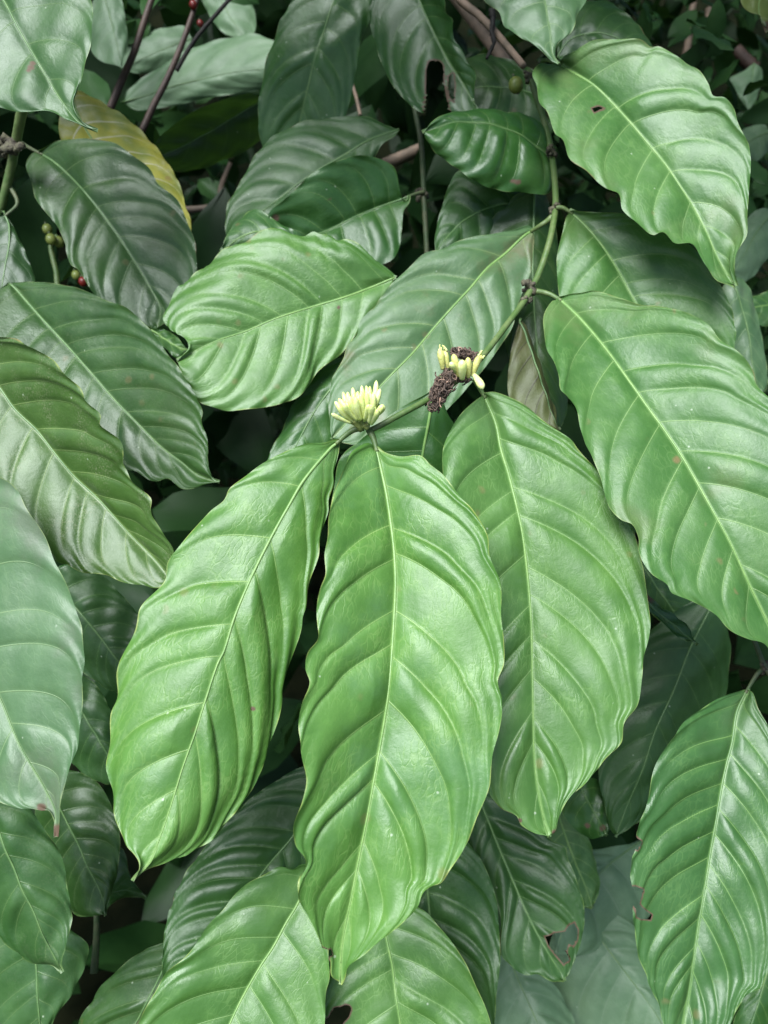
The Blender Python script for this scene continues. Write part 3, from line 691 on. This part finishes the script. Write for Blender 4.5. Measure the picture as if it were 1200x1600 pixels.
leaf("light green leaf at the right edge above the big leaf's upper margin",
     "1240,470 1210,475 1180,480 1155,488", "1225,455 1190,458 1165,470", "1230,505 1195,510 1170,500",
     (.85, .845, .84), ea=.006, eb=.006, n=5, mat='mature', bulge=.5, name="broad_leaf", group="leaves of a second shrub")
# ------------------------------------------------------------------ stems and twigs
def stem(name, label, spec, r0, r1, mat, cat="stem", nodes=(), group=None, sides=10, lump=.04, n=60):
    path = px_path(spec, n); v, f = tube_geo(path, np.linspace(r0, r1, n), sides, 1.0, lump, 3)
    root = empty(name, path[0]); tag(root, label, cat, group)
    mesh_obj("stalk", v, f, mat, root)
    for i, (x, y, d, r) in enumerate(nodes):
        rs = np.random.RandomState(100 + i + int(x)); parts = []
        c = P3(x, y, d)
        for k in range(9):
            dirn = rs.normal(size=3); dirn /= np.linalg.norm(dirn)
            e = c + dirn * r * rs.uniform(.8, 1.7)
            p = spline(np.array([c, (c + e) / 2 + rs.normal(size=3) * r * .15, e]), 6)
            parts.append(tube_geo(p, np.linspace(r * .55, r * rs.uniform(.2, .45), 6), 7, 1, .25, k))
        v, f = join_geo(parts); mesh_obj("node", v, f, M_KNOB, root)
    return root

stem("coffee_branch", "green flowering stem running from the upper right down to the open bud cluster",
     "826,112,.665 838,150,.655 852,195,.645 862,240,.632 867,285,.618 868,322,.606 860,372,.585 843,425,.575 822,466,.563 790,510,.545 757,553,.528 722,588,.512 690,612,.500 662,628,.492 625,648,.484 592,666,.480 574,674,.479",
     .0030, .0019, M_STEM, "stem", nodes=((862, 238, .628, .0045), (869, 326, .603, .0042), (829, 448, .567, .0052), (822, 470, .563, .0035), (826, 118, .66, .0045)))
stem("coffee_branch", "thin upright green stem behind the folded white-veined leaf",
     "640,120,.80 648,170,.79 658,225,.78 661,280,.77 664,340,.765 667,400,.76 668,450,.755", .0030, .0026, M_STEMD, "stem", nodes=((660, 303, .768, .006),))
stem("coffee_branch", "green stem with a knobbly joint at the left edge below the corner leaf",
     "36,165,.60 31,190,.61 25,222,.625 17,262,.64 8,300,.65 -5,345,.66", .0042, .0034, M_STEM, "stem", nodes=((22, 228, .625, .008), (2, 232, .63, .007)))
stem("coffee_branch", "short green stem with a dark joint at the right edge above the bitten leaf",
     "1172,985,.515 1182,1010,.51 1192,1035,.504 1203,1055,.502", .0016, .0018, M_STEMD, "stem", nodes=((1197, 1042, .504, .0035),))
stem("coffee_branch", "thin shaded green stem rising in the dark gap at the lower left",
     "147,1520,.63 150,1480,.635 151,1440,.64 150,1410,.645", .0035, .0022, M_STEMD)
stem("bare_twig", "pinkish bare twig slanting down from the top edge towards the green berry",
     "705,-20,.74 722,3,.73 748,24,.72 775,52,.70 797,78,.685 818,103,.67", .0040, .0030, M_TWIG, "twig")
stem("bare_twig", "thicker grey-brown twig behind the pinkish one at the top",
     "705,-15,.95 735,25,.94 765,65,.93 800,110,.92", .0085, .0075, M_TWIG, "twig")
stem("bare_twig", "dark dead twig hanging across the pinkish twig",
     "768,15,.69 770,30,.69 768,50,.688 772,65,.688 766,80,.69 760,92,.69", .0030, .0012, M_BLACK, "twig", lump=.4, n=30)
stem("bare_twig", "reddish brown twig standing left of the pale far leaf",
     "240,-10,.93 225,35,.93 210,80,.93 193,120,.93 172,170,.93", .0038, .0048, M_TWIGD, "twig")
stem("bare_twig", "reddish brown twig with two red berries, slanting in front of the pale far leaf",
     "312,-15,.90 300,25,.90 280,80,.90 258,130,.90 240,165,.90 222,205,.90", .0030, .0042, M_TWIGD, "twig")
stem("bare_twig", "thin black twig slanting from the top edge in front of the pale far leaf",
     "365,-8,.88 340,20,.88 310,55,.88 290,85,.88 276,110,.88", .0022, .0026, M_BLACK, "twig")
stem("bare_twig", "brown twig crossing the dark gap right of the yellowing leaf",
     "285,328,1.1 320,325,1.1 340,318,1.1 346,290,1.1 360,255,1.1", .0050, .0034, M_TWIG, "twig")
stem("bare_twig", "pale brown twig behind the thin upright stem",
     "600,258,1.05 630,245,1.05 660,232,1.05 700,222,1.05", .0090, .0075, M_TWIG, "twig")
stem("bare_twig", "thin grey twig hanging in the gap between the two top leaves",
     "548,125,.95 556,150,.95 563,180,.95", .0022, .0022, M_TWIG, "twig")
stem("bare_twig", "pale standing twig in the blurred foliage at the upper right",
     "1086,-10,1.35 1080,25,1.35 1076,60,1.35 1070,95,1.35", .0060, .0070, M_TWIG, "twig")
stem("bare_twig", "short broken pale twig beside the standing one at the upper right",
     "1108,14,1.35 1106,32,1.35 1104,46,1.35", .0066, .0060, M_TWIG, "twig")
stem("bare_twig", "brown stick lying among the blurred foliage at the right edge",
     "1148,78,1.4 1162,92,1.4 1180,108,1.4", .012, .012, M_TWIGD, "twig")
stem("berry_stalk", "yellowish forked stalk below the hanging green berries at the left",
     "90,450,.80 88,425,.80 82,400,.80 80,385,.80 90,368,.80", .0032, .0028, M_STEM, "stalk")

# ------------------------------------------------------------------ berries
def berry(label, x, y, d, r, mat, group=None):
    c = P3(x, y, d); root = empty("coffee_berry", c); tag(root, label, "berry", group)
    n, k = 14, 16; th = np.linspace(0, math.pi, n); ax = np.array([.3, -.4, -.86]); ax /= np.linalg.norm(ax)
    path = c + ax * (-np.cos(th))[:, None] * r * 1.12; v, f = tube_geo(path, np.maximum(np.sin(th) * r, r * .03), k)
    mesh_obj("flesh", v, f, mat, root)
    t = c + ax * r * 1.1; v, f = tube_geo(np.array([t - ax * r * .12, t + ax * r * .06]), [r * .28, r * .22], 10); mesh_obj("crown_disc", v, f, M_KNOB, root)
    t = c - ax * r; v, f = tube_geo(np.array([t + ax * r * .1, t - ax * r * .5]), [r * .16, r * .2], 8); mesh_obj("stalk", v, f, M_STEMD, root)
berry("green berry by the pinkish twig, left of the specked upper right leaf", 806, 133, .672, .0066, M_BERRY)
berry("red berry at the top of the reddish brown twig", 302, 8, .895, .0048, M_RED)
berry("smaller red berry just below the first on the reddish brown twig", 313, 37, .893, .0040, M_RED)
berry("bright red berry half hidden above the banded dark leaf at the left", 130, 440, .80, .0048, M_RED)
berry("pale unripe berry beside the red one at the left", 119, 430, .81, .0048, M_BERRY)
berry("topmost of the three green berries hanging in the dark gap at the left", 74, 358, .80, .0052, M_BERRY)
berry("left lower of the three green berries hanging in the dark gap at the left", 80, 374, .79, .0056, M_BERRY)
berry("right lower of the three green berries hanging in the dark gap at the left", 92, 378, .80, .0056, M_BERRY)

# ------------------------------------------------------------------ flowers
def bud_geo(p0, p1, r, bend, seed, side=12, tip=.45):
    """a bud from p0 to p1: narrow foot, swollen upper part, pointed end, slightly bent."""
    rs = np.random.RandomState(seed); n = 18; t = np.linspace(0, 1, n)[:, None]
    path = p0 + (p1 - p0) * t + bend * np.sin(t * math.pi)
    prof = np.interp(t[:, 0], [0, .08, .3, .6, .8, .92, .98, 1], [.55, .62, .80, 1, .92, .62, .3, .05]) * r
    return tube_geo(path, prof, side, .9, .04, seed)

fc = P3(571, 668, .476)
root = empty("flower_cluster", fc); tag(root, "open cluster of cream flower buds at the stem end above the centre leaf", "flower cluster", "flower clusters")
parts = []
for k in range(10):
    rs = np.random.RandomState(50 + k); a = P3(569 + rs.uniform(-6, 8), 668 + rs.uniform(-3, 5), .474 + rs.uniform(-.004, .003)); e = P3(566 + rs.uniform(-24, 22), 652 + rs.uniform(-4, 8), .470 + rs.uniform(-.008, .006))
    parts.append(tube_geo(spline(np.array([a, (a + e) / 2, e]), 6), np.linspace(.0016, .0024, 6), 8, 1, .15, k))
v, f = join_geo(parts); mesh_obj("calyx", v, f, M_BUDB, root)
BUDS = [  # foot x,y  tip x,y  depth offset  radius px
 (548,661,518,646,-.010,3.6),(550,660,523,627,-.004,4.4),(553,656,529,622,.000,4.2),(556,654,536,612,.002,4.2),(552,658,528,633,-.009,4.4),
 (560,652,543,612,.001,4.4),(562,650,551,605,.003,4.2),(566,650,559,611,.000,4.2),(566,650,565,602,.004,4.0),(570,648,572,602,.004,4.2),
 (574,648,578,603,.004,4.0),(577,646,588,594,.002,4.6),(578,652,594,607,.000,4.6),(570,655,576,632,-.012,5.0),(575,657,586,636,-.012,5.2),
 (582,655,599,632,-.006,4.8),(580,662,590,640,-.013,5.6),(560,656,545,622,-.009,4.4),(564,656,556,620,-.010,4.6),(568,655,563,615,-.007,4.4),
 (573,653,572,612,-.007,4.4),(577,654,583,614,-.006,4.6),(586,651,600,633,-.002,4.4),(557,656,537,630,-.011,4.4),(577,660,580,632,-.015,5.2)]
for k in range(24):
    rs = np.random.RandomState(700 + k); a_ = rs.uniform(-1, 1); BUDS.append((566 + a_ * 12, 656 + rs.uniform(-4, 3), 561 + a_ * 32 + rs.uniform(-3, 3), 616 + 14 * a_ * a_ + rs.uniform(-8, 8), rs.uniform(-.006, .006), rs.uniform(4.0, 4.8)))
for i, (x0, y0, x1, y1, dz, rp) in enumerate(BUDS):
    rs = np.random.RandomState(200 + i); p0 = P3(x0, y0, .470 + dz * .5); p1 = P3(x1, y1, .468 + dz * 1.3)
    bend = RT * (.0016 * np.sign(x1 - 562)) * rs.uniform(.2, 1.0) - FW * .001
    v, f = bud_geo(p0, p1, rp * .00042 * 1.0, bend, 300 + i); mesh_obj("bud", v, f, M_BUD, root)

fc = P3(705, 592, .498)
root = empty("flower_cluster", fc); tag(root, "withered brown flower cluster on the stem with a few yellow buds left", "flower cluster", "flower clusters")
def fibres(cx, cy, sx, sy, ang, d, n, seed, mat_split=.12, dd=.008):
    rs = np.random.RandomState(seed); ca, sa_ = math.cos(ang), math.sin(ang); dark, pale = [], []
    for k in range(n):
        def pt(m=1.0):
            u, v = np.clip(rs.normal(size=2) * .5, -1, 1) * m; return cx + u * sx * ca - v * sy * sa_, cy + u * sx * sa_ + v * sy * ca
        x, y = pt(); dz = d + rs.uniform(-dd, dd); q = [P3(x, y, dz)]
        a = ang + (math.pi if rs.rand() < .4 else 0) + rs.normal() * .45
        for j in range(4):
            a += rs.normal() * .7; x += math.cos(a) * 5.0; y += math.sin(a) * 5.0
            du, dv_ = x - cx, y - cy; uu = (du * ca + dv_ * sa_) / sx; vv = (-du * sa_ + dv_ * ca) / sy; rr_ = math.hypot(uu, vv); lim = .9 + .2 * math.sin(k * 1.7) + (.45 if k % 7 == 0 else 0)
            if rr_ > lim: x = cx + du * lim / rr_; y = cy + dv_ * lim / rr_; a += 1.9
            q.append(P3(x, y, dz + rs.uniform(-.002, .002)))
        p = spline(np.array(q), 14); w_ = rs.uniform(.00022, .00062)
        g_ = tube_geo(p, np.interp(np.linspace(0, 1, 14), [0, .5, 1], [w_, w_ * 1.1, w_ * .3]), 6, rs.uniform(.25, .7), .2, k)
        (pale if rs.rand() < mat_split else dark).append(g_)
    return dark, pale
da_, pa_ = fibres(689, 609, 35, 14, -1.12, .490, 330, 7, .06)
d2, p2 = fibres(725, 553, 21, 8, .30, .500, 150, 8, .03)
d3, p3_ = fibres(716, 588, 18, 8, .3, .498, 70, 9, .02)
v, f = join_geo(da_ + d2 + d3); mesh_obj("withered_petals", v, f, M_DEAD, root)
v, f = join_geo(pa_ + p2 + p3_); mesh_obj("dry_petal_strips", v, f, M_DEADP, root)
for i, (x0, y0, x1, y1, dz, rp, m) in enumerate([
 (692,577,687,545,-.004,6.0,'o'),(700,576,694,545,-.002,5.0,'o'),(716,588,708,553,-.010,6.0,'o'),(722,592,722,562,-.014,7.6,'b'),(712,582,703,566,-.013,5.0,'b'),
 (732,590,731,558,-.008,5.6,'o'),(738,588,748,556,-.006,5.6,'o'),(742,582,752,552,-.003,4.0,'o'),(741,586,755,608,-.014,6.4,'c')]):
    p0 = P3(x0, y0, .494 + dz * .4); p1 = P3(x1, y1, .494 + dz)
    v, f = bud_geo(p0, p1, rp * .00041, -FW * .0015, 400 + i); mesh_obj("bud", v, f, M_BUDO if m == 'o' else M_BUD, root)
parts = []
for i, (x, y) in enumerate([(686,547),(690,545),(694,546),(698,548),(748,558),(751,553),(755,560)]):
    rs = np.random.RandomState(500 + i); a = P3(x, y, .490); e = P3(x + rs.uniform(-4, 4), y - rs.uniform(4, 9), .489)
    parts.append(tube_geo(spline(np.array([a, (a + e) / 2 + RT * rs.uniform(-.001, .001), e]), 8), np.linspace(.0009, .0004, 8), 6))
v, f = join_geo(parts); mesh_obj("frayed_bud_ends", v, f, M_BUD, root)

# ------------------------------------------------------------------ ground, bank, undergrowth
def sheet(name, xs, ys, zf, mat):
    X, Y = np.meshgrid(xs, ys, indexing='ij'); Z = zf(X, Y); V = np.stack([X, Y, Z], -1).reshape(-1, 3)
    idx = np.arange(len(V)).reshape(X.shape); fcs = np.stack([idx[:-1, :-1], idx[1:, :-1], idx[1:, 1:], idx[:-1, 1:]], -1).reshape(-1, 4)
    o = mesh_obj(name, V, np.ascontiguousarray(fcs), mat); tag(o, kind="structure"); return o
def terrain(X, Y):
    r = np.clip((Y - 2.6) / 5.0, 0, 1); r = r * r * (3 - 2 * r)
    return 3.6 * r + .05 * np.sin(X * 2.1 + Y) + .04 * np.sin(Y * 3.3 - X * 1.2) + .02 * np.sin(X * 9 + 3 * np.sin(Y * 5))
M_SOIL = simple_mat("leaf_litter_soil", (.006, .009, .004), (.014, .016, .007), 9, .95, .9, 60, spec=.05)
gx = np.unique(np.concatenate([np.linspace(-60, -4, 20), np.linspace(-4, 4, 120), np.linspace(4, 60, 20)]))
gy = np.unique(np.concatenate([np.linspace(-60, -2, 20), np.linspace(-2, 9, 150), np.linspace(9, 60, 20)]))
sheet("ground", gx, gy, terrain, M_SOIL)

def scatter(name, label, N, region, size, mat, seed, up=(.2, -.6, .75), jit=.55, keep=None):
    rs = np.random.RandomState(seed); tot_v, tot_f = [], []
    nt_, ns_ = 7, 5
    t = np.linspace(0, 1, nt_)[:, None]; s = np.linspace(-1, 1, ns_)[None, :]
    wprof = np.sin(np.pi * t ** .85) ** .8 * .5
    base = np.arange(nt_ * ns_).reshape(nt_, ns_)
    q = np.stack([base[:-1, :-1], base[1:, :-1], base[1:, 1:], base[:-1, 1:]], -1).reshape(-1, 4)
    n = 0
    for i in range(N):
        c = region(rs)
        if keep is not None and not keep(c): continue
        L = rs.uniform(*size); nrm = np.array(up) + rs.normal(size=3) * jit; nrm /= np.linalg.norm(nrm)
        d_ = rs.normal(size=3) + np.array([0, -.3, -.9]); d_ -= nrm * (d_ @ nrm); d_ /= np.linalg.norm(d_); x_ = np.cross(d_, nrm)
        wd = L * rs.uniform(.38, .55)
        droop = rs.uniform(.05, .3)
        rip = .035 * L * np.sin(t * 26 - np.abs(s) * 4) * np.abs(s)
        v = c + d_ * (t * L)[..., None] + x_ * (s * wprof * wd)[..., None] + nrm * (np.abs(s) * wprof * wd * rs.uniform(-.3, .5) - droop * L * t ** 2 + rip)[..., None]
        tot_v.append(v.reshape(-1, 3)); tot_f.append(q + n); n += nt_ * ns_
    o = mesh_obj(name, np.vstack(tot_v), np.ascontiguousarray(np.vstack(tot_f)), mat); tag(o, label, "foliage", kind="stuff"); return o
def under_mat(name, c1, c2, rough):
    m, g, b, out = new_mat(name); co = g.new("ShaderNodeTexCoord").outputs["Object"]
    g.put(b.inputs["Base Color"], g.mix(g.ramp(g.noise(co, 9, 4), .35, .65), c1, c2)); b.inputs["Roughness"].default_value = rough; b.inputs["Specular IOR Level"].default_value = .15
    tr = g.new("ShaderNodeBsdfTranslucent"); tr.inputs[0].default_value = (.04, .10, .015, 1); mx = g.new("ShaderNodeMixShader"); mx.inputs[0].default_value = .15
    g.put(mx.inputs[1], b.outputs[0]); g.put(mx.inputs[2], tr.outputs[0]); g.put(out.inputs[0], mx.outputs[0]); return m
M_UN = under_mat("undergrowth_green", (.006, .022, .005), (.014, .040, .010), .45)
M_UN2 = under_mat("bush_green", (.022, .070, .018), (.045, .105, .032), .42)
# inner leaves of the shrub, behind the front ones; unseen ones added above shade them
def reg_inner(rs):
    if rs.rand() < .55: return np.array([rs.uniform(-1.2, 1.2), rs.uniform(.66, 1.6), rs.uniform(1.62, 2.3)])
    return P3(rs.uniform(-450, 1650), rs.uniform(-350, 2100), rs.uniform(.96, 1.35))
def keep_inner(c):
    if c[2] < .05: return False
    if c[2] > 1.6: return not (-.85 < c[0] < -.08 and c[1] > .82) and not (c[0] > .28 and c[1] > .9)  # openings in the added overhead leaves let light through
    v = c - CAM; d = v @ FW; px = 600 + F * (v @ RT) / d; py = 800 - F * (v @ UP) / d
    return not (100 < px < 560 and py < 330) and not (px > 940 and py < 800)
scatter("inner_and_shading_foliage", "dark inner leaves of the shrub filling the gaps, plus unseen shading leaves added above", 1900, reg_inner, (.12, .22), M_UN, 5, keep=keep_inner)
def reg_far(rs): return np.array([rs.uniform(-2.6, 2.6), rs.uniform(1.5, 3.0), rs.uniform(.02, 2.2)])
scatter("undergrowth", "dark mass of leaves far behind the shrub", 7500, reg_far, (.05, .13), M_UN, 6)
def reg_small(rs): return np.array([rs.uniform(.36, 1.5), rs.uniform(1.0, 2.3), rs.uniform(.3, 1.85)])
scatter("small_leaved_bush", "blurred small-leaved bushes at the right behind the shrub", 3000, reg_small, (.03, .085), M_UN2, 8, jit=.9)
def reg_left(rs): return np.array([rs.uniform(-1.0, -.05), rs.uniform(1.15, 1.7), rs.uniform(.9, 1.75)])
scatter("leafy_undergrowth", "blurred leaves in the gaps at the top left behind the shrub", 260, reg_left, (.06, .12), M_UN2, 9, jit=.7)

# unseen tree, added so that its crown shades the ground behind the shrub
troot = empty("added_shade_tree", (-1.9, 3.6, .2)); tag(troot, "unseen shade tree added to darken the undergrowth with its leafy crown", "tree")
tp = spline(np.array([[-1.9, 3.6, -.1], [-1.85, 3.55, 1.0], [-1.7, 3.4, 2.2], [-1.5, 3.2, 3.4]]), 30)
limbs = [tube_geo(tp, np.linspace(.13, .06, 30), 14, 1, .06, 1)]
for i, e in enumerate([(.2, 1.3, 2.9), (1.6, 1.8, 3.1), (-2.6, 1.2, 2.9), (1.0, 3.2, 3.3), (-3.2, 3.0, 3.2), (2.6, 3.0, 3.2)]):
    a = tp[18 + i * 2]; e = np.array(e); limbs.append(tube_geo(spline(np.array([a, a * .5 + e * .5 + np.array([0, 0, .25]), e]), 20), np.linspace(.045, .015, 20), 8, 1, .06, i))
v, f = join_geo(limbs); mesh_obj("trunk", v, f, M_TWIGD, troot)
def reg_can(rs): return np.array([rs.uniform(-3.6, 3.6), rs.uniform(.75, 4.6), rs.uniform(2.45, 3.3)])
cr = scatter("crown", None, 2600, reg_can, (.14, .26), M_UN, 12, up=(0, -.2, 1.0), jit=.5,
             keep=lambda c: not (-1.0 < c[0] < 0 and c[1] < 1.7) and not (.4 < c[0] < 1.7 and c[1] < 2.0))  # openings left in the added crown so light reaches the leaves below
del cr["kind"]; del cr["category"]
loc = cr.location.copy(); cr.parent = troot; cr.location = loc - Vector(troot.location)
